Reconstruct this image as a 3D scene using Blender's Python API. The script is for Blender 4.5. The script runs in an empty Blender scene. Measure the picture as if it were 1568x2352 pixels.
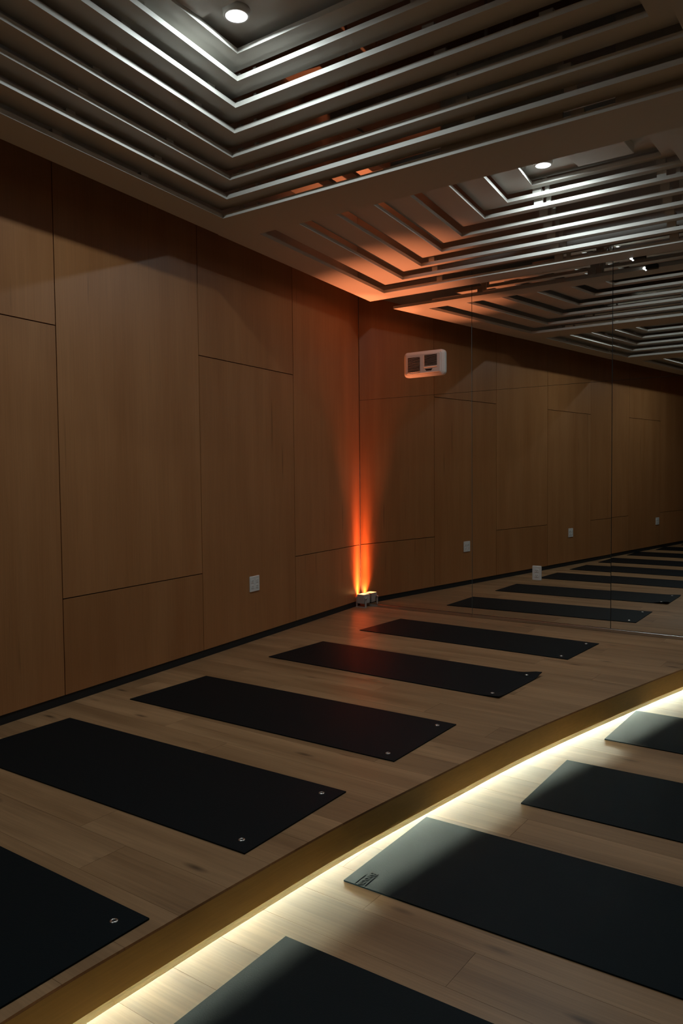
import bpy, bmesh, math, random
import numpy as np
from mathutils import Vector, Matrix
random.seed(7)
scene = bpy.context.scene
col = scene.collection

# ------------------------------------------------------------------ camera
cam_d = bpy.data.cameras.new('camera'); cam = bpy.data.objects.new('camera', cam_d); col.objects.link(cam)
cam_d.sensor_fit = 'VERTICAL'; cam_d.sensor_height = 36.0
cam_d.lens = 1784.026 / 2352 * 36.0
yaw, pit, roll = 0.62565, -0.04665, -0.00962
f = Vector((-math.sin(yaw)*math.cos(pit), math.cos(yaw)*math.cos(pit), math.sin(pit)))
r0 = Vector((math.cos(yaw), math.sin(yaw), 0)); u0 = r0.cross(f)
r_ = r0*math.cos(roll) + u0*math.sin(roll); u_ = -r0*math.sin(roll) + u0*math.cos(roll)
M = Matrix((( r_.x, u_.x, -f.x, 4.29387), (r_.y, u_.y, -f.y, -6.25062), (r_.z, u_.z, -f.z, 1.27117), (0, 0, 0, 1)))
cam.matrix_world = M
cam_d.clip_start = 0.02
scene.camera = cam

# ------------------------------------------------------------------ world and exposure
w = bpy.data.worlds.new('world'); scene.world = w; w.use_nodes = True
w.node_tree.nodes['Background'].inputs[0].default_value = (0.5, 0.55, 0.6, 1)
w.node_tree.nodes['Background'].inputs[1].default_value = 0.0
vs = scene.view_settings
vs.view_transform = 'Standard'; vs.look = 'None'; vs.gamma = 1.0; vs.exposure = 0.0
vs.use_curve_mapping = False

# light levels (each lamp is built with its fixture below)
DOWN_W = 12.8          # each recessed downlight, watts
DOWN_C = (0.86, 0.98, 1.0)
LED_S = 400.0           # led tape emission
LED_C = (.87, 1.0, .80)
UP_C = (1.0, 0.27, 0.105)
UP_COLUMN = ((58, 120, .34), (36, 96, .55), (21, 66, .80), (12, 40, 1.0), (6.5, 21, .9))   # tilt, spread, watts of the diodes washing the corner
UP_SPOT_W = 500.0       # diode pointing at the ceiling

# ------------------------------------------------------------------ constants (metres)
SK = 0.1342            # the left wall leans in by this much per metre towards the camera
ZL = -0.165            # lower floor
SLAB = 4.50
Y_BACK, X_RIGHT = -10.4, 7.3
def wx(y): return -SK*y
EDGE_Y = np.array([0.15, -.3, -.922,-1.934,-2.672,-3.32,-3.994,-4.457,-4.773,-5.267,-6.0,-7.0,-8.0,-9.0,-10.5])
EDGE_X = np.array([3.46, 3.33,3.162,2.949,2.812,2.728,2.655,2.628,2.615,2.605,2.66,2.86,3.05,3.2,3.35])
def edge_x(y):
    # smooth (Catmull-Rom) curve of the platform edge
    ys = EDGE_Y[::-1]; xs = EDGE_X[::-1]
    y = min(max(y, ys[0]), ys[-1]); i = int(np.searchsorted(ys, y)) - 1; i = max(0, min(i, len(ys)-2))
    def slope(k):
        a, b = max(k-1, 0), min(k+1, len(ys)-1); return (xs[b]-xs[a])/(ys[b]-ys[a])
    h = ys[i+1]-ys[i]; t = (y-ys[i])/h
    return float((2*t**3-3*t*t+1)*xs[i] + (t**3-2*t*t+t)*h*slope(i) + (-2*t**3+3*t*t)*xs[i+1] + (t**3-t*t)*h*slope(i+1))

# ------------------------------------------------------------------ materials
def new_mat(name):
    m = bpy.data.materials.new(name); m.use_nodes = True
    nt = m.node_tree; b = nt.nodes['Principled BSDF']
    return m, nt, b
def plain(name, c, rough=.5, metal=0.0, spec=.5, noise=0.0, nscale=20, bump=0.0):
    m, nt, b = new_mat(name)
    b.inputs['Base Color'].default_value = (*c, 1); b.inputs['Roughness'].default_value = rough
    b.inputs['Metallic'].default_value = metal; b.inputs['Specular IOR Level'].default_value = spec
    if noise or bump:
        tc = nt.nodes.new('ShaderNodeTexCoord'); n = nt.nodes.new('ShaderNodeTexNoise')
        n.inputs['Scale'].default_value = nscale; n.inputs['Detail'].default_value = 5
        nt.links.new(tc.outputs['Object'], n.inputs['Vector'])
        if noise:
            mx = nt.nodes.new('ShaderNodeMix'); mx.data_type = 'RGBA'
            mx.inputs[6].default_value = (*[v*(1-noise) for v in c], 1); mx.inputs[7].default_value = (*[min(1, v*(1+noise)) for v in c], 1)
            nt.links.new(n.outputs['Fac'], mx.inputs[0]); nt.links.new(mx.outputs[2], b.inputs['Base Color'])
        if bump:
            bp = nt.nodes.new('ShaderNodeBump'); bp.inputs['Strength'].default_value = bump; bp.inputs['Distance'].default_value = .002
            nt.links.new(n.outputs['Fac'], bp.inputs['Height']); nt.links.new(bp.outputs[0], b.inputs['Normal'])
    return m
def emit(name, c, s):
    m = bpy.data.materials.new(name); m.use_nodes = True; nt = m.node_tree
    nt.nodes.clear(); o = nt.nodes.new('ShaderNodeOutputMaterial'); e = nt.nodes.new('ShaderNodeEmission')
    e.inputs[0].default_value = (*c, 1); e.inputs[1].default_value = s; nt.links.new(e.outputs[0], o.inputs[0])
    return m
def wood(name, light, dark, axis, rough, knots=0.0, streak=0.0, tone=.12, bump=.08, grain=.35):
    """axis: grain direction index; colour bands + fine fibres + sparse knots, shifted per piece"""
    m, nt, b = new_mat(name); N = nt.nodes; L = nt.links
    tc = N.new('ShaderNodeTexCoord'); oi = N.new('ShaderNodeObjectInfo')
    mul = N.new('ShaderNodeVectorMath'); mul.operation = 'SCALE'
    cmb = N.new('ShaderNodeCombineXYZ')
    for k in range(3):
        mm = N.new('ShaderNodeMath'); mm.operation = 'MULTIPLY'; mm.inputs[1].default_value = (37.1, 53.7, 71.3)[k]
        L.new(oi.outputs['Random'], mm.inputs[0]); L.new(mm.outputs[0], cmb.inputs[k])
    add = N.new('ShaderNodeVectorMath'); add.operation = 'ADD'
    L.new(tc.outputs['Object'], add.inputs[0]); L.new(cmb.outputs[0], add.inputs[1])
    def stretched(across, along, detail=5, rough_=.6):
        mp = N.new('ShaderNodeMapping'); s = [across]*3; s[axis] = along; mp.inputs['Scale'].default_value = s
        L.new(add.outputs[0], mp.inputs['Vector']); n = N.new('ShaderNodeTexNoise')
        n.inputs['Scale'].default_value = 1.0; n.inputs['Detail'].default_value = detail; n.inputs['Roughness'].default_value = rough_
        L.new(mp.outputs[0], n.inputs['Vector']); return n.outputs['Fac']
    def ramp(src, p0, p1, c0=(0,0,0,1), c1=(1,1,1,1)):
        r = N.new('ShaderNodeValToRGB'); r.color_ramp.elements[0].position = p0; r.color_ramp.elements[1].position = p1
        r.color_ramp.elements[0].color = c0; r.color_ramp.elements[1].color = c1
        L.new(src, r.inputs[0]); return r.outputs[0]
    def mixc(fac, a, bb, kind='MIX'):
        mx = N.new('ShaderNodeMix'); mx.data_type = 'RGBA'; mx.blend_type = kind
        for sock, v in ((0, fac), (6, a), (7, bb)):
            if isinstance(v, (int, float)): mx.inputs[sock].default_value = v
            elif isinstance(v, tuple): mx.inputs[sock].default_value = v
            else: L.new(v, mx.inputs[sock])
        return mx.outputs[2]
    broad = stretched(5, .55, 4); fine = stretched(130, 2.2, 3)
    c = mixc(ramp(broad, .32, .70), (*dark, 1), (*light, 1))
    c = mixc(grain, c, ramp(fine, .25, .75, (.55,.55,.55,1), (1,1,1,1)), 'MULTIPLY')
    if streak:
        s1 = stretched(34, 1.6, 2, .4)
        c = mixc(ramp(s1, .70, .80, (0,0,0,1), (streak,)*3+(1,)), c, (*[v*.38 for v in dark], 1))
    if knots:
        mp = N.new('ShaderNodeMapping'); s = [9.0]*3; s[axis] = 2.6; mp.inputs['Scale'].default_value = s
        L.new(add.outputs[0], mp.inputs['Vector'])
        v = N.new('ShaderNodeTexVoronoi'); v.inputs['Scale'].default_value = 1.0; v.inputs['Randomness'].default_value = 1.0
        L.new(mp.outputs[0], v.inputs['Vector'])
        k = ramp(v.outputs['Distance'], .03, .17, (knots,)*3+(1,), (0,0,0,1))
        sel = N.new('ShaderNodeSeparateColor'); L.new(v.outputs['Color'], sel.inputs[0])
        gt = N.new('ShaderNodeMath'); gt.operation = 'GREATER_THAN'; gt.inputs[1].default_value = .45; L.new(sel.outputs[0], gt.inputs[0])
        km = N.new('ShaderNodeMath'); km.operation = 'MULTIPLY'; L.new(k, km.inputs[0]); L.new(gt.outputs[0], km.inputs[1])
        c = mixc(km.outputs[0], c, (*[v*.30 for v in dark], 1))
    tn = N.new('ShaderNodeMapRange'); tn.inputs['To Min'].default_value = 1-tone; tn.inputs['To Max'].default_value = 1+tone*.5
    L.new(oi.outputs['Random'], tn.inputs[0])
    hs = N.new('ShaderNodeHueSaturation'); L.new(tn.outputs[0], hs.inputs['Value']); L.new(c, hs.inputs['Color'])
    L.new(hs.outputs[0], b.inputs['Base Color'])
    b.inputs['Roughness'].default_value = rough
    bp = N.new('ShaderNodeBump'); bp.inputs['Strength'].default_value = bump; bp.inputs['Distance'].default_value = .001
    L.new(fine, bp.inputs['Height']); L.new(bp.outputs[0], b.inputs['Normal'])
    return m

M_PLY = wood('maple_plywood', (.47,.212,.078), (.39,.162,.054), 2, .42, streak=.55, tone=.08)
M_OAK = wood('oak_plank', (.50,.292,.142), (.27,.146,.064), 0, .42, knots=.9, streak=.5, tone=.12, grain=.6)
M_RISER = wood('oak_riser', (.68,.46,.15), (.58,.38,.11), 1, .45, tone=0.0)
M_LIP = plain('pale_wood_lip', (.72,.60,.38), .5)
M_OPAL, _nt, _b = new_mat('opal_lip')
_b.inputs['Base Color'].default_value = (.90,.82,.62,1); _b.inputs['Roughness'].default_value = .5
_t = _nt.nodes.new('ShaderNodeBsdfTranslucent'); _t.inputs[0].default_value = (.97,.90,.72,1)
_m = _nt.nodes.new('ShaderNodeMixShader'); _m.inputs[0].default_value = .5
_nt.links.new(_b.outputs[0], _m.inputs[1]); _nt.links.new(_t.outputs[0], _m.inputs[2])
_nt.links.new(_m.outputs[0], _nt.nodes['Material Output'].inputs['Surface'])
M_RAFT = plain('raft_paint', (.64,.62,.57), .6, noise=.04, nscale=3)
M_BACKER = plain('black_backer', (.006,.006,.006), .7)
M_MIRROR = plain('mirror_silver', (.78,.80,.78), 0.0, metal=1.0)
M_MIRROR_EDGE = plain('mirror_edge', (.35,.40,.38), .25, spec=.6)
M_ALU = plain('brushed_aluminium', (.55,.54,.52), .30, metal=1.0)
M_SUB = plain('dark_subfloor', (.035,.024,.015), .9)
M_DRY = plain('plasterboard', (.58,.55,.50), .85, noise=.08, nscale=4)
M_CONC = plain('concrete_slab', (.42,.39,.35), .9, noise=.25, nscale=6)
M_MAT = plain('mat_rubber', (.0012,.0046,.0066), .54, spec=.15, noise=.10, nscale=300, bump=.25)
M_MAT.node_tree.nodes['Principled BSDF'].inputs['Specular Tint'].default_value = (.62, .88, 1.0, 1)
M_LOGO = plain('mat_logo', (.004,.005,.005), .8)
M_STEEL = plain('eyelet_steel', (.62,.62,.60), .28, metal=1.0)
M_WHITE = plain('white_plastic', (.70,.69,.66), .4)
M_WHITE2 = plain('white_enamel', (.74,.70,.66), .38)
M_DARK = plain('dark_slot', (.012,.010,.009), .8)
M_GREY = plain('fixture_grey', (.42,.40,.38), .45)
M_TIMBER = wood('joist_timber', (.46,.32,.19), (.34,.22,.12), 0, .7)
M_DUCT = plain('duct_foil', (.52,.50,.47), .45, metal=.4, noise=.15, nscale=8)
M_DARKPIPE = plain('black_pipe', (.02,.02,.02), .5)

# ------------------------------------------------------------------ helpers
def link(name, me, mat, parent=None):
    o = bpy.data.objects.new(name, me); col.objects.link(o)
    if mat is not None and not me.materials: me.materials.append(mat)
    if parent is not None: o.parent = parent
    return o
def mesh(name, verts, faces, mat, parent=None, smooth=False):
    me = bpy.data.meshes.new(name); me.from_pydata([tuple(v) for v in verts], [], faces); me.update()
    bm = bmesh.new(); bm.from_mesh(me); bmesh.ops.recalc_face_normals(bm, faces=bm.faces); bm.to_mesh(me); bm.free()
    if smooth:
        for p in me.polygons: p.use_smooth = True
    return link(name, me, mat, parent)
def bm_obj(name, bm, mat, parent=None, smooth=False):
    me = bpy.data.meshes.new(name); bmesh.ops.recalc_face_normals(bm, faces=bm.faces); bm.to_mesh(me); bm.free()
    if smooth:
        for p in me.polygons: p.use_smooth = True
    return link(name, me, mat, parent)
def prism(name, poly, z0, z1, mat, parent=None):
    n = len(poly)
    v = [(p[0], p[1], z0) for p in poly] + [(p[0], p[1], z1) for p in poly]
    fs = [tuple(range(n-1, -1, -1)), tuple(range(n, 2*n))] + [(i, (i+1) % n, n+(i+1) % n, n+i) for i in range(n)]
    return mesh(name, v, fs, mat, parent)
def bm_box(bm, x0, x1, y0, y1, z0, z1):
    vs_ = [bm.verts.new(p) for p in ((x0,y0,z0),(x1,y0,z0),(x1,y1,z0),(x0,y1,z0),(x0,y0,z1),(x1,y0,z1),(x1,y1,z1),(x0,y1,z1))]
    for q in ((0,3,2,1),(4,5,6,7),(0,1,5,4),(1,2,6,5),(2,3,7,6),(3,0,4,7)): bm.faces.new([vs_[k] for k in q])
    return vs_
def box(name, x0, x1, y0, y1, z0, z1, mat, parent=None, bevel=0.0, seg=2):
    bm = bmesh.new(); bm_box(bm, x0, x1, y0, y1, z0, z1)
    if bevel: bmesh.ops.bevel(bm, geom=bm.edges[:], offset=bevel, segments=seg, affect='EDGES', profile=.5)
    return bm_obj(name, bm, mat, parent)
def empty(name, loc=(0,0,0)):
    o = bpy.data.objects.new(name, None); col.objects.link(o); o.location = loc; o.empty_display_size = .1; return o
def tag(o, label, cat, group=None):
    o['label'] = label; o['category'] = cat
    if group: o['group'] = group
    return o
def struct(o): o['kind'] = 'structure'; return o
def lathe(name, prof, mat, parent=None, seg=32, loc=(0,0,0), smooth=True, closed=False):
    v = []; fs = []; n = len(prof)
    for k in range(seg):
        a = 2*math.pi*k/seg
        for (r, z) in prof: v.append((loc[0]+r*math.cos(a), loc[1]+r*math.sin(a), loc[2]+z))
    for k in range(seg):
        k2 = (k+1) % seg
        for i in range(n if closed else n-1):
            j = (i+1) % n; fs.append((k*n+i, k2*n+i, k2*n+j, k*n+j))
    return mesh(name, v, fs, mat, parent, smooth)

# ================================================================== SETTING
# ---- left wall: black backer with plywood panels standing proud of it
def wall_quad(y0, y1, z0, z1, d0, d1):
    """box on the leaning wall; d = distance out of the wall plane"""
    nx, ny = 1/math.hypot(1, SK), SK/math.hypot(1, SK)
    pts = []
    for z in (z0, z1):
        for (y, d) in ((y0, d0), (y1, d0), (y1, d1), (y0, d1)):
            pts.append((wx(y)+nx*d, y+ny*d, z))
    return pts
BOXF = [(0,3,2,1),(4,5,6,7),(0,1,5,4),(1,2,6,5),(2,3,7,6),(3,0,4,7)]
wall_left = struct(empty('wall_left'))
mesh('backing_board', wall_quad(Y_BACK, 0.0, ZL, 3.02, -.06, -.014), BOXF, M_BACKER, wall_left)
mesh('upper_plasterboard', wall_quad(Y_BACK, 0.0, 3.02, SLAB, -.06, -.002), BOXF, M_DRY, wall_left)
seams = [-.002, -1.1996, -2.4286, -3.6608, -4.8972, -6.132, -7.367, -8.602, -9.837, Y_BACK]
ZB, ZT = .052, 3.02
for k in range(len(seams)-1):
    y1, y0 = seams[k]-.003, seams[k+1]+.003
    zs = .595 if k % 2 == 0 else 2.114
    for (a, b) in ((ZB, zs-.003), (zs+.003, ZT)):
        p = mesh('plywood_panel', wall_quad(y0, y1, a, b, -.014, 0.0), BOXF, M_PLY, wall_left)
bb = struct(mesh('baseboard_left', wall_quad(Y_BACK, -.004, 0.0, .050, -.012, -.006), BOXF, M_BACKER))

# ---- back wall behind the mirror, right wall and rear wall
wall_back = struct(box('wall_back', -.1, X_RIGHT, .012, .12, ZL, SLAB, M_DRY))
wall_right = struct(box('wall_right', X_RIGHT, X_RIGHT+.1, Y_BACK, .12, ZL, SLAB, M_PLY))
wall_rear = struct(box('wall_rear', wx(Y_BACK)-.1, X_RIGHT+.1, Y_BACK-.1, Y_BACK, ZL, SLAB, M_PLY))
ceiling = struct(box('ceiling', -.2, X_RIGHT+.1, Y_BACK-.1, .12, SLAB, SLAB+.1, M_CONC))

# ---- mirror panels in two rows on the back wall
jx = [0.004, 1.2051, 2.4215, 3.635, 4.85, 6.06, X_RIGHT-.01]
wall_mirror = struct(empty('wall_mirror'))
for k in range(6):
    for row, (z0, z1) in enumerate(((.030, 1.998), (2.0005, 3.05))):
        x0, x1 = jx[k]+.0025, jx[k+1]-.0025
        xm, zm = (x0+x1)/2, (z0+z1)/2
        bm = bmesh.new(); bm_box(bm, x0-xm, x1-xm, 0, .006, z0-zm, z1-zm)
        o = bm_obj('mirror_panel', bm, M_MIRROR, wall_mirror); o.location = (xm, 0, zm)
        o.data.materials.append(M_MIRROR_EDGE)
        for p in o.data.polygons:
            p.material_index = 0 if p.normal.y < -.9 else 1
        if k == 2: o.rotation_euler = ((.0009 if row == 0 else .0004), 0, -.0018)
box('backing_board', .002, X_RIGHT-.002, .0085, .0115, .03, 3.05, M_BACKER, wall_mirror)
for k in range(6):
    x0, x1 = (.20 if k == 0 else jx[k]), jx[k+1]
    box('mirror_channel', x0, x1-.001, -.007, .010, .001, .026, M_ALU, wall_mirror, .001, 1)

# ---- floors: oak planks over a dark subfloor
PW = .19
def plank_rows(parent, zt, left, right, y_lo, y_hi, Lp):
    y = y_hi; row = 0
    while y > y_lo + .01:
        y1, y0 = y-.0005, max(y-PW, y_lo)+.0005
        ys = [y0+(y1-y0)*t for t in (0, .25, .5, .75, 1)]
        lm, rm = left((y0+y1)/2), right((y0+y1)/2)
        off = (row*.4137 + (row % 3)*.29) % 1.0
        cuts = []
        x = lm - off*Lp + Lp
        while x < rm - .12:
            if x > lm + .12: cuts.append(x)
            x += Lp
        bounds = [None] + cuts + [None]
        for a, b in zip(bounds[:-1], bounds[1:]):
            L_ = [(left(t) if a is None else a+.0005, t) for t in (ys if a is None else (y0, y1))]
            R_ = [(right(t) if b is None else b-.0005, t) for t in (ys if b is None else (y0, y1))]
            prism('plank', R_ + L_[::-1], zt-.008, zt, M_OAK, parent)
        y -= PW; row += 1
floor_platform = struct(empty('floor_platform'))
def ribbon_poly(off, n=60, y0=Y_BACK, y1=.008):
    return [(edge_x(y0+(y1-y0)*i/n)+off, y0+(y1-y0)*i/n) for i in range(n+1)]
poly = ribbon_poly(-.03) + [(wx(.008)-.05, .008), (wx(Y_BACK)-.05, Y_BACK)]
prism('subfloor', poly, -.104, -.008, M_SUB, floor_platform)
plank_rows(floor_platform, 0.0, lambda y: wx(y)-.004, lambda y: edge_x(y)+.0012, Y_BACK, -.002, 1.42)
floor_lower = struct(empty('floor_lower'))
box('subfloor', -.2, X_RIGHT, Y_BACK, .01, ZL-.06, ZL-.008, M_SUB, floor_lower)
plank_rows(floor_lower, ZL, lambda y: edge_x(y)-.22, lambda y: X_RIGHT-.004, Y_BACK, -.002, 1.42)

# ---- riser of the platform with a pale lip, the led tape tucked up behind it
def swept(name, prof, mat, parent, y0=Y_BACK, y1=-.004, n=110, smooth=False):
    """sweep a closed (offset, z) profile along the platform edge"""
    v = []; fs = []; m = len(prof)
    for i in range(n+1):
        y = y0+(y1-y0)*i/n
        dx = (edge_x(y+.01)-edge_x(y-.01))/.02; L_ = math.hypot(1, dx)
        for (o_, z) in prof: v.append((edge_x(y)+o_/L_, y-o_*dx/L_, z))
    for i in range(n):
        for k in range(m):
            k2 = (k+1) % m; fs.append((i*m+k, i*m+k2, (i+1)*m+k2, (i+1)*m+k))
    fs += [tuple(range(m)), tuple(range(n*m, n*m+m))]
    return mesh(name, v, fs, mat, parent, smooth)
trim_1 = struct(empty('trim_1'))
trim_1['label'] = 'curved oak riser of the raised platform with a lit gap under it'
swept('riser_board', [(-.020,-.0085), (-.0015,-.0085), (0,-.0095), (0,-.119), (-.020,-.119)], M_RISER, trim_1)
lipc = []
for k in range(9):
    a = math.pi/2 - math.pi*k/8; lipc.append((.001+.009*math.cos(a), -.129+.0095*math.sin(a)))
breaks = [Y_BACK, -7.1, -4.985, -2.55, -.004]
for a, b in zip(breaks[:-1], breaks[1:]):
    swept('lip_strip', [(-.012,-.1195)] + lipc + [(-.012,-.1385)], M_OPAL, trim_1, a+.0012, b-.0012, 50)
swept('plinth', [(-.225, ZL), (-.198, ZL), (-.198, -.105), (-.225, -.105)], M_SUB, trim_1)
swept('soffit', [(-.198,-.118), (-.012,-.118), (-.012,-.105), (-.198,-.105)], M_SUB, trim_1)
led = swept('led_strip', [(-.196,-.1245), (-.190,-.1245), (-.190,-.119), (-.196,-.119)], emit('led_glow', LED_C, LED_S), None)
tag(led, 'white led tape glowing under the edge of the platform', 'led strip')

# ================================================================== CEILING RAFTS
def raft(name, X, Y, R, Nn, outer, wid, label, skew=SK, top_z=3.396, lx=None):
    """X,Y: far-left inner corners per ring; R: right inner x; Nn: near inner y;
       outer / wid = (left, far, right, near) board widths of the outer ring / of the others"""
    root = empty(name, (0, 0, 0))
    tag(root, label, 'ceiling raft')
    n = len(X)
    for i in range(n):
        wl, wf, wr, wn = outer if i == 0 else wid
        def quad(x, y, r, nn): return [(x, y), (r, y), (r, nn), (x - skew*(nn-y), nn)]
        inn = quad(X[i], Y[i], R[i], Nn[i])
        wl_ = wl*math.hypot(1, skew)
        xo = X[i] - wl_ - skew*wf
        out = quad(xo, Y[i]+wf, R[i]+wr, Nn[i]-wn)
        z = 2.876 + .065*i
        for k in range(4):
            k2 = (k+1) % 4
            prism('board', [inn[k], inn[k2], out[k2], out[k]], z, z+.025, M_RAFT, root)
    x, y, r, nn = X[-1]-.10, Y[-1]+.07, R[-1]+.08, Nn[-1]-.08
    prism('centre_board', [(x, y), (r, y), (r, nn), (x-skew*(nn-y), nn)], top_z, top_z+.02, M_RAFT, root)
    return root
def spacer(root, x, y, z0, z1, w=.022, d=.022): return box('spacer', x-w/2, x+w/2, y-d/2, y+d/2, z0, z1, M_RAFT, root)
ZR = [2.876+.065*i for i in range(8)]

X1 = [.835, .960, 1.066, 1.190, 1.312, 1.423, 1.532, 1.625]
Y1 = [-2.691,-2.785,-2.866,-2.974,-3.082,-3.190,-3.289,-3.385]
R1 = [3.79-.115*i for i in range(8)]
N1 = [-4.93+.10*i for i in range(8)]
raft_mid = raft('ceiling_raft', X1, Y1, R1, N1, (.22,.216,.23,.25), (.145,.122,.15,.16), 'stepped slatted ceiling raft over the middle mats, second from the mirror')
X2 = [.552, .792, 1.007, 1.234, 1.451, 1.690, 1.896, 2.102]
Y2 = [-.400,-.480,-.535,-.600,-.670,-.760,-.810,-.850]
N2 = [-2.325+.075*i for i in range(8)]
raft_far = raft('ceiling_raft', X2, Y2, R1, N2, (.25,.20,.23,.15), (.205,.062,.10,.09), 'stepped slatted ceiling raft beside the mirror, glowing orange at one corner')
sh = -2.71
X0 = [x+SK*2.71 for x in X1]; Y0 = [y+sh for y in Y1]; N0 = [y+sh for y in N1]
raft_near = raft('ceiling_raft', X0, Y0, R1, N0, (.22,.22,.23,.25), (.19,.20,.19,.20), 'stepped slatted ceiling raft third from the mirror, seen reflected in the glass')
# the column of rafts over the lower floor
XR = [4.26+.13*i for i in range(8)]; RR = [6.85-.115*i for i in range(8)]
raft('ceiling_raft', XR, Y1, RR, N1, (.22,.216,.23,.25), (.19,.20,.19,.20), 'stepped slatted ceiling raft over the lower floor, second from the mirror', skew=0.0)
raft('ceiling_raft', XR, Y2, RR, N2, (.22,.20,.23,.15), (.19,.085,.10,.09), 'stepped slatted ceiling raft over the lower floor, beside the mirror', skew=0.0)

# spacers and ribs that tie the rings together
def col_x(u, y):   # where the column of pixels u meets the plane at depth y
    dx, dy = (u-784)/1784.026*r_.x + f.x, (u-784)/1784.026*r_.y + f.y
    return 4.29387 + (y+6.25062)*dx/dy
for i in range(7):
    y = Y1[i]+.055
    for u, wv in ((568+i*-.5, .030), (603-i*.3, .018)):
        spacer(raft_mid, col_x(u, y), y, ZR[i]+.025, ZR[i+1], wv, .02)
    for x in (2.55, 3.05):
        if x < R1[i]: spacer(raft_mid, x, y, ZR[i]+.025, ZR[i+1], .06, .03)
    for yy in (-3.35, -3.95, -4.5):
        if Y1[i+1] > yy > N1[i]:
            x = X1[i] - SK*(yy-Y1[i]) - .05
            spacer(raft_mid, x, yy, ZR[i]+.025, ZR[i+1], .03, .05)
for i in range(8):
    for x, wv in ((1.10, .05), (2.13-.004*i, .065), (2.20-.004*i, .03), (2.96, .06), (3.06, .025)):
        if X2[i]+.05 < x < R1[i]-.03:
            y = Y2[i]+(.006 if wv > .04 else .022)+(.03 if i > 5 else 0)
            box('rib', x-wv/2, x+wv/2, y, y+.016, ZR[i]+.025, ZR[i]+.125, M_RAFT, raft_far)
# hatch slabs below the centre boards
box('hatch', 1.68, 2.55, -4.16, -3.672, 3.348, 3.394, M_RAFT, raft_mid, .003, 1)
box('hatch', 2.48, 2.845, -1.62, -.975, 3.335, 3.394, M_RAFT, raft_far, .003, 1)

# things in the void above the rafts
for k, y in enumerate((-.95, -1.9, -2.9, -3.9, -4.9, -5.9, -6.9)):
    j = box('ceiling_joist', wx(y)+.02, X_RIGHT-.02, y-.045, y+.045, SLAB-.18, SLAB-.001, M_TIMBER, None, .004, 1)
    tag(j, ('timber ceiling joist above the rafts, %s from the mirror' % ('first','second','third','fourth','fifth','sixth','seventh')[k]), 'joist')
d = empty('air_duct'); tag(d, 'foil air duct running above the slatted rafts beside the mirror', 'duct')
box('duct_body', .95, 6.6, -1.72, -1.38, 3.72, 3.92, M_DUCT, d, .012, 2)
for k in range(6):
    box('duct_flange', 1.1+1.05*k, 1.13+1.05*k, -1.735, -1.365, 3.705, 3.935, M_DUCT, d, .004, 1)
    for yy in (-1.742, -1.358): box('hanger_strap', 1.105+1.05*k, 1.125+1.05*k, yy-.002, yy+.002, 3.80, SLAB, M_STEEL, d)
for k, (y0, y1, wd, z) in enumerate(((-.52, -.06, .42, 4.02), (-.98, -.62, .40, 3.80), (-1.42, -1.05, .38, 3.62))):  # invented ledges, added to catch the orange beam in the void
    l_ = mesh('added_ledge', wall_quad(y0, y1, z, z+.03, -.001, wd), BOXF, M_DRY)
    tag(l_, ('pale ledge added above the rafts to catch the orange light, %s from the mirror' % ('first', 'second', 'third')[k]), 'ledge')
for k, (x0, x1) in enumerate(((2.34, 2.98), (3.22, 3.85))):
    b_ = box('bulkhead_board', x0, x1, -2.650, -2.634, 2.9015, 3.30, M_DRY, None, .002, 1)
    tag(b_, ('pale upright board between two ceiling rafts, %s the left wall' % ('nearer', 'farther from')[k]), 'board')

# ================================================================== LAMPS
def downlight(x, y, z, label, power=DOWN_W):
    root = empty('downlight', (x, y, z)); tag(root, label, 'downlight', 'recessed downlights in the rafts')
    lathe('trim_ring', [(.049,-.004), (.051,-.030), (.058,-.030), (.062,-.024), (.064,.0), (.049,.0)], M_WHITE, root, 40, closed=True)
    lathe('lens', [(.0001,-.033), (.030,-.0325), (.049,-.030)], emit('lens_glow', (.95,.98,1.0), 4.0), root, 40, smooth=False)
    ld = bpy.data.lights.new('downlight_lamp', 'AREA'); ld.shape = 'DISK'; ld.size = .09; ld.energy = power; ld.color = DOWN_C
    ld.spread = math.radians(171)
    lo = bpy.data.objects.new('downlight_lamp', ld); col.objects.link(lo); lo.parent = root; lo.location = (0, 0, -.036)
    return root
downlight(1.792, -3.567, 3.396, 'round white downlight glowing in the raft second from the mirror')
downlight(2.268, -1.066, 3.396, 'round white downlight glowing in the raft beside the mirror')
downlight(2.118, -6.237, 3.396, 'round white downlight in the third raft from the mirror')
downlight(5.6, -3.527, 3.396, 'unseen downlight added over the lower floor, second raft from the mirror', DOWN_W*.4)  # out of view, added to light the lower floor
downlight(5.6, -1.2, 3.396, 'unseen downlight added over the lower floor beside the mirror', DOWN_W*.5)  # also out of view, added as light for the lower floor

# ---- guessed twin-lens lamp, added on the raft edge to make bright spots by the mirror
tl = empty('added_clip_lamp', (2.66, -.1995, 2.876)); tag(tl, 'small black lamp added on the raft edge for bright spots above the mirror', 'lamp')
box('lamp_body', -.035, .055, 0.0, .045, -.012, .022, M_DARKPIPE, tl, .003, 1)
for (x, z, sz) in ((-.05, .004, .012), (-.038, -.010, .008)):
    q = lathe('lamp_lens', [(.0001, .004), (sz*.7, .003), (sz, 0), (sz*.8, -.006), (.0001, -.006)], emit('added_lens_glow', (.95,1,1), 3.0), tl, 16)
    q.rotation_euler = (math.radians(70), 0, 0); q.location = (x, .02, z)

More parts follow.
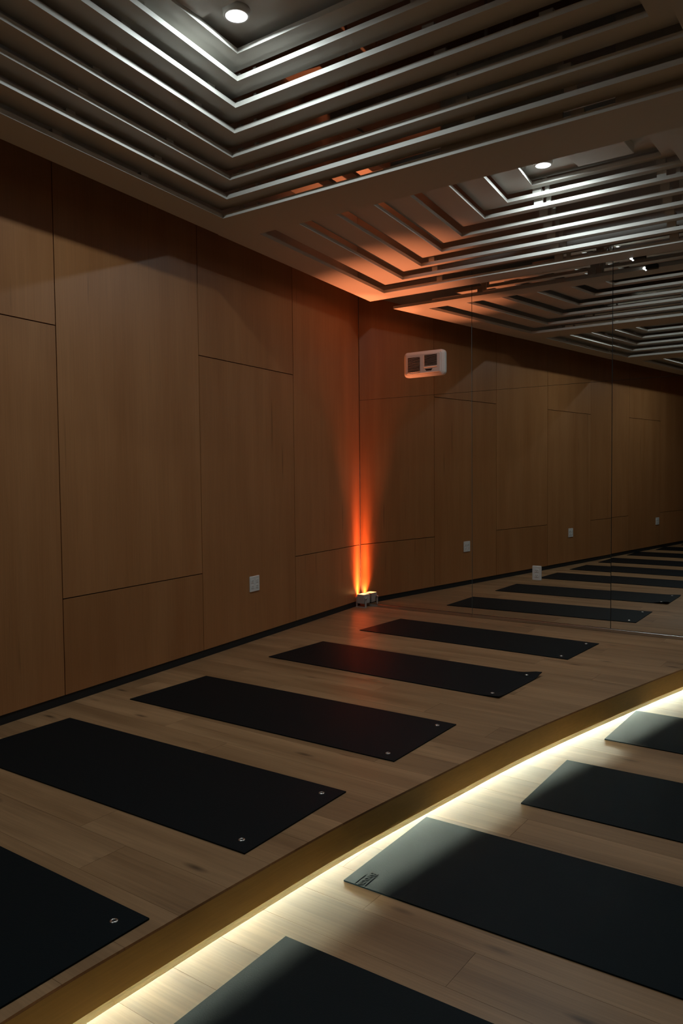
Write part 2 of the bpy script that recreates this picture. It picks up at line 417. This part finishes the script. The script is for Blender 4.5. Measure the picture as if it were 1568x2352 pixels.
# ---- orange uplight standing in the corner
up = empty('corner_uplight', (.076, -.064, 0)); tag(up, 'small grey box uplight throwing an orange beam up the corner', 'uplight')
bm = bmesh.new(); bm_box(bm, -.042, .042, -.052, .052, .036, .124)
bmesh.ops.bevel(bm, geom=bm.edges[:], offset=.004, segments=2, affect='EDGES')
house = bm_obj('housing', bm, M_GREY, up)
box('lens', -.036, .036, -.046, .046, .1242, .1256, emit('uplight_glow', (1.0, .42, .14), 4.0), up)
for sx in (-1, 1):
    bm = bmesh.new()
    bm_box(bm, sx*.051-.003, sx*.051+.003, -.048, -.024, 0.0, .095)
    bmesh.ops.bevel(bm, geom=bm.edges[:], offset=.0015, segments=1, affect='EDGES')
    br = bm_obj('bracket_arm', bm, M_GREY, up)
    k = lathe('knob', [(.0001,.010), (.009,.009), (.010,.002), (.008,0), (.0001,0)], M_STEEL, br, 16)
    k.rotation_euler = (0, sx*math.pi/2, 0); k.location = (sx*.054, -.036, .085)
box('bracket_foot', -.054, .054, -.056, -.016, 0.0, .004, M_GREY, up, .001, 1)
def corner_lamp(tilt, power, sx, sy, spread, name, loc):
    ld = bpy.data.lights.new(name, 'AREA'); ld.shape = 'RECTANGLE'; ld.size = sx; ld.size_y = sy
    ld.energy = power; ld.color = (1.0, .19, .06); ld.spread = math.radians(spread)
    lo = bpy.data.objects.new(name, ld); col.objects.link(lo); lo.parent = up; lo.location = loc
    lo.rotation_euler = (math.pi, 0, 0); 
    dvec = Vector((-math.sin(tilt), .0, math.cos(tilt)))
    lo.rotation_mode = 'QUATERNION'; lo.rotation_quaternion = dvec.to_track_quat('-Z', 'Y')
for k, (tl, sp, pw) in enumerate(UP_COLUMN):
    corner_lamp(math.radians(tl), pw, .02, .112, sp, 'column_diode', (-.034+.015*k, 0, .134))
for (size, power, aim) in ((13, UP_SPOT_W*.6, (.05, -.07, 1)), (33, UP_SPOT_W*.85, (.185, -.15, 1)), (52, UP_SPOT_W*.025, (.40, -.40, 1))):
    sd = bpy.data.lights.new('ceiling_diode', 'SPOT'); sd.energy = power; sd.color = UP_C
    sd.spot_size = math.radians(size); sd.spot_blend = 1.0; sd.shadow_soft_size = .02
    so = bpy.data.objects.new('ceiling_diode', sd); col.objects.link(so); so.parent = up; so.location = (.03, -.02, .14)
    so.rotation_mode = 'QUATERNION'; so.rotation_quaternion = Vector(aim).to_track_quat('-Z', 'Y')

# ================================================================== FITTINGS ON THE WALLS
# ---- fan heater set in the mirror
hx, hz, hw, hh = (.527+.946)/2, 2.284, .419, .229
ht = empty('wall_heater', (hx, 0, hz)); tag(ht, 'white fan heater with two louvred grilles set in the mirror', 'heater')
def rrect(w_, h_, r, n=6):
    pts = []
    for (cx, cz, a0) in ((w_/2-r, h_/2-r, 0), (-w_/2+r, h_/2-r, 90), (-w_/2+r, -h_/2+r, 180), (w_/2-r, -h_/2+r, 270)):
        for k in range(n+1):
            a = math.radians(a0+90*k/n); pts.append((cx+r*math.cos(a), cz+r*math.sin(a)))
    return pts
def plate(name, w_, h_, r, d, inset, mat, parent, y0=-.0005, cx=0, cz=0):
    """rounded plate whose front rim is chamfered"""
    a = rrect(w_, h_, r); b_ = rrect(w_-2*inset, h_-2*inset, max(r-inset, .001)); n = len(a)
    v = [(cx+p[0], y0, cz+p[1]) for p in a] + [(cx+p[0], y0-d*.55, cz+p[1]) for p in a] + [(cx+p[0], y0-d, cz+p[1]) for p in b_]
    fs = [tuple(range(n)), tuple(range(2*n, 3*n))]
    for L_ in (0, 1):
        fs += [(L_*n+i, L_*n+(i+1) % n, (L_+1)*n+(i+1) % n, (L_+1)*n+i) for i in range(n)]
    return mesh(name, v, fs, mat, parent)
plate('frame', hw, hh, .036, .034, .022, M_WHITE2, ht)
plate('face_panel', hw-.062, hh-.052, .012, .008, .004, M_WHITE2, ht, y0=-.0345)
def grille(cx, cz, w_, h_, n):
    g = box('grille', cx-w_/2, cx+w_/2, -.0438, -.0428, cz-h_/2, cz+h_/2, M_DARK, ht)
    for k in range(n):
        z = cz-h_/2 + h_*(k+.5)/n
        v = [(cx-w_/2, -.0440, z-h_/n*.22), (cx+w_/2, -.0440, z-h_/n*.22), (cx+w_/2, -.0475, z+h_/n*.05), (cx-w_/2, -.0475, z+h_/n*.05),
             (cx-w_/2, -.0440, z+h_/n*.12), (cx+w_/2, -.0440, z+h_/n*.12)]
        mesh('louvre', v, [(0,1,2,3), (3,2,5,4), (4,5,1,0), (0,3,4), (1,5,2)], M_WHITE2, g)
grille(-.095, -.008, .130, .142, 14)
grille(.080, .024, .130, .100, 10)
box('grille_sill', .012, .150, -.050, -.0425, -.040, -.029, M_WHITE2, ht, .002, 1)
mesh('thermostat_slot', [(.020,-.0432,-.052),(.100,-.0432,-.052),(.085,-.0432,-.070),(.035,-.0432,-.070),
     (.020,-.0425,-.052),(.100,-.0425,-.052),(.085,-.0425,-.070),(.035,-.0425,-.070)],
     [(0,1,2,3),(7,6,5,4),(0,4,5,1),(1,5,6,2),(2,6,7,3),(3,7,4,0)], M_DARK, ht)
for (x, z) in ((-.165, .090), (.165, .090), (-.165, -.090), (.165, -.090)):
    s_ = lathe('screw', [(.0001,.002), (.004,.0015), (.005,0)], M_DARK, ht, 12); s_.rotation_euler = (math.pi/2, 0, 0); s_.location = (x, -.0305, z)

# ---- sockets
def socket(name, loc, rotz, label, gangs, w_, h_):
    root = empty(name, loc); root.rotation_euler = (0, 0, rotz); tag(root, label, 'outlet')
    plate('cover_plate', w_, h_, .005, .007, .003, M_WHITE, root)
    for g in range(gangs):
        cx = 0 if gangs == 1 else (-.030 if g == 0 else .030)
        for s in (-1, 1):
            rc = plate('receptacle', .034, .030, .008, .0025, .001, M_WHITE, root, y0=-.0074, cx=cx, cz=s*.0205)
            for dx in (-.0065, .0065): box('slot', cx+dx-.0012, cx+dx+.0012, -.0104, -.0095, s*.0205-.001, s*.0205+.008, M_DARK, rc)
            k = lathe('ground_hole', [(.0001,.0009), (.0024,.0009), (.0024,0)], M_DARK, rc, 10, smooth=False)
            k.rotation_euler = (math.pi/2, 0, 0); k.location = (cx, -.0095, s*.0205-.008)
    return root
socket('power_outlet', (1.806, 0, .435), 0, 'white single power outlet plate mounted on the mirror', 1, .079, .122)
wrot = math.pi/2 - math.atan(-SK)*-1
def wall_socket(y, z, label, gangs=2, w_=.128, h_=.120, name='power_outlet'):
    ang = math.atan2(SK, 1)        # direction of the wall's normal
    return socket(name, (wx(y)+.0004, y, z), ang+math.pi/2, label, gangs, w_, h_)
wall_socket(-1.805, .444, 'white double power outlet on the plywood panel nearest the mirror outlet')
wall_socket(-4.30, .452, 'white double power outlet on the plywood wall, seen small in the mirror')
wall_socket(-7.25, .455, 'white double power outlet far along the plywood wall, seen only in the mirror')

# ================================================================== YOGA MATS
MW, ML, MT = .612, 1.763, .005
def mat_mesh(curl=False):
    bm = bmesh.new(); nx, ny = 44, 18
    r = .012
    def pt(i, j):
        x, y = ML*i/nx, -MW*j/ny
        z = 0.0
        if curl:
            d_ = math.hypot((ML-x)/.15, (0-y)/.11)
            if d_ < 1: z += .026*(1-d_)**1.2*(1.0 if d_ > .25 else .8+.8*d_)
            d2 = math.hypot((ML-x)/.12, (y+MW)/.10)
            if d2 < 1: z += .008*(1-d2)
        return x, y, z
    top = [[bm.verts.new((*pt(i, j)[:2], pt(i, j)[2]+MT)) for j in range(ny+1)] for i in range(nx+1)]
    bot = [[bm.verts.new(pt(i, j)) for j in range(ny+1)] for i in range(nx+1)]
    for i in range(nx):
        for j in range(ny):
            bm.faces.new((top[i][j], top[i][j+1], top[i+1][j+1], top[i+1][j]))
            bm.faces.new((bot[i][j], bot[i+1][j], bot[i+1][j+1], bot[i][j+1]))
    for i in range(nx):
        bm.faces.new((top[i][0], top[i+1][0], bot[i+1][0], bot[i][0])); bm.faces.new((top[i][ny], bot[i][ny], bot[i+1][ny], top[i+1][ny]))
    for j in range(ny):
        bm.faces.new((top[0][j], bot[0][j], bot[0][j+1], top[0][j+1])); bm.faces.new((top[nx][j], top[nx][j+1], bot[nx][j+1], bot[nx][j]))
    bmesh.ops.recalc_face_normals(bm, faces=bm.faces)
    me = bpy.data.meshes.new('mat_sheet'); bm.to_mesh(me); bm.free(); me.materials.append(M_MAT); return me
ME_MAT, ME_CURL = mat_mesh(), mat_mesh(True)
prof = [(.0055,.0004), (.0058,.0022), (.0085,.0030), (.0115,.0018), (.0122,.0004)]
ME_EYE = lathe('eyelet', prof, M_STEEL, None, 24); ME_HOLE = None
tmp = ME_EYE; ME_EYE = tmp.data; bpy.data.objects.remove(tmp)
tmp = lathe('eyelet_hole', [(.0001,.0003), (.0056,.0003)], M_DARK, None, 16, smooth=False); ME_HOLE = tmp.data; bpy.data.objects.remove(tmp)
def yoga_mat(x, y, z, rot, label, group, curl=False, eyelets='right'):
    root = empty('yoga_mat', (x, y, z)); root.rotation_euler = (0, 0, rot); tag(root, label, 'yoga mat', group)
    link('mat_sheet', ME_CURL if curl else ME_MAT, None, root)
    for k, yy in enumerate((-.068, -.545)):
        e = link('eyelet', ME_EYE, None, root); e.location = (ML-.072, yy, MT + (.0165 if (curl and k == 0) else .0)*.3)
        h = link('eyelet_hole', ME_HOLE, None, e)
    return root
G1, G2 = 'mats laid in a row on the platform', 'mats laid in a row on the lower floor'
plat = [(.7204,-.4283,-.032,'first'), (.7141,-1.5546,-.025,'second'), (.7164,-2.7883,.0153,'third'), (.7433,-3.8083,.0261,'fourth'),
        (.798,-4.822,.004,'fifth'), (.865,-5.905,.0,'sixth'), (1.02,-6.98,.0,'seventh'), (1.17,-8.06,.0,'eighth')]
for k, (x, y, r, nm) in enumerate(plat):
    lab = 'black yoga mat with two eyelets on the platform, %s from the mirror' % nm
    if k == 1: lab = 'black yoga mat with a curled corner on the platform, second from the mirror'
    yoga_mat(x, y, .0003, r, lab, G1, curl=(k == 1))
low = [(3.018,-1.471,-.002,'first'), (2.959,-2.497,.022,'second'), (2.703,-3.462,.020,'third'), (2.763,-4.450,.020,'fourth')]
for k, (x, y, r, nm) in enumerate(low):
    lab = 'black yoga mat on the lower floor, %s from the mirror, lit by the led strip' % nm
    if k == 2: lab = 'black yoga mat with a small logo on the lower floor, third from the mirror'
    m_ = yoga_mat(x, y, ZL+.0003, r, lab, G2)
    if k == 2: logo_mat = m_
# small printed logo at the lit end of the third mat
def text(body, size, loc, rot, parent, name):
    c = bpy.data.curves.new(name, 'FONT'); c.body = body; c.size = size; c.align_x = 'CENTER'; c.align_y = 'CENTER'; c.extrude = .0002; c.offset = .0006 if name == 'logo_mark' else .0002
    o = bpy.data.objects.new(name, c); col.objects.link(o)
    dg = bpy.context.evaluated_depsgraph_get(); me = bpy.data.meshes.new_from_object(o.evaluated_get(dg))
    bpy.data.objects.remove(o); me.materials.clear(); me.materials.append(M_LOGO)
    q = link(name, me, None, parent); q.location = loc; q.rotation_euler = (0, 0, rot); return q
text('B', .042, (.066, -.520, MT+.0004), -math.pi/2, logo_mat, 'logo_mark')
text('YOGA', .026, (.064, -.572, MT+.0004), -math.pi/2, logo_mat, 'logo_lettering')
for x in (.045, .083): box('logo_bar', x-.0012, x+.0012, -.603, -.538, MT+.0002, MT+.0006, M_LOGO, logo_mat)
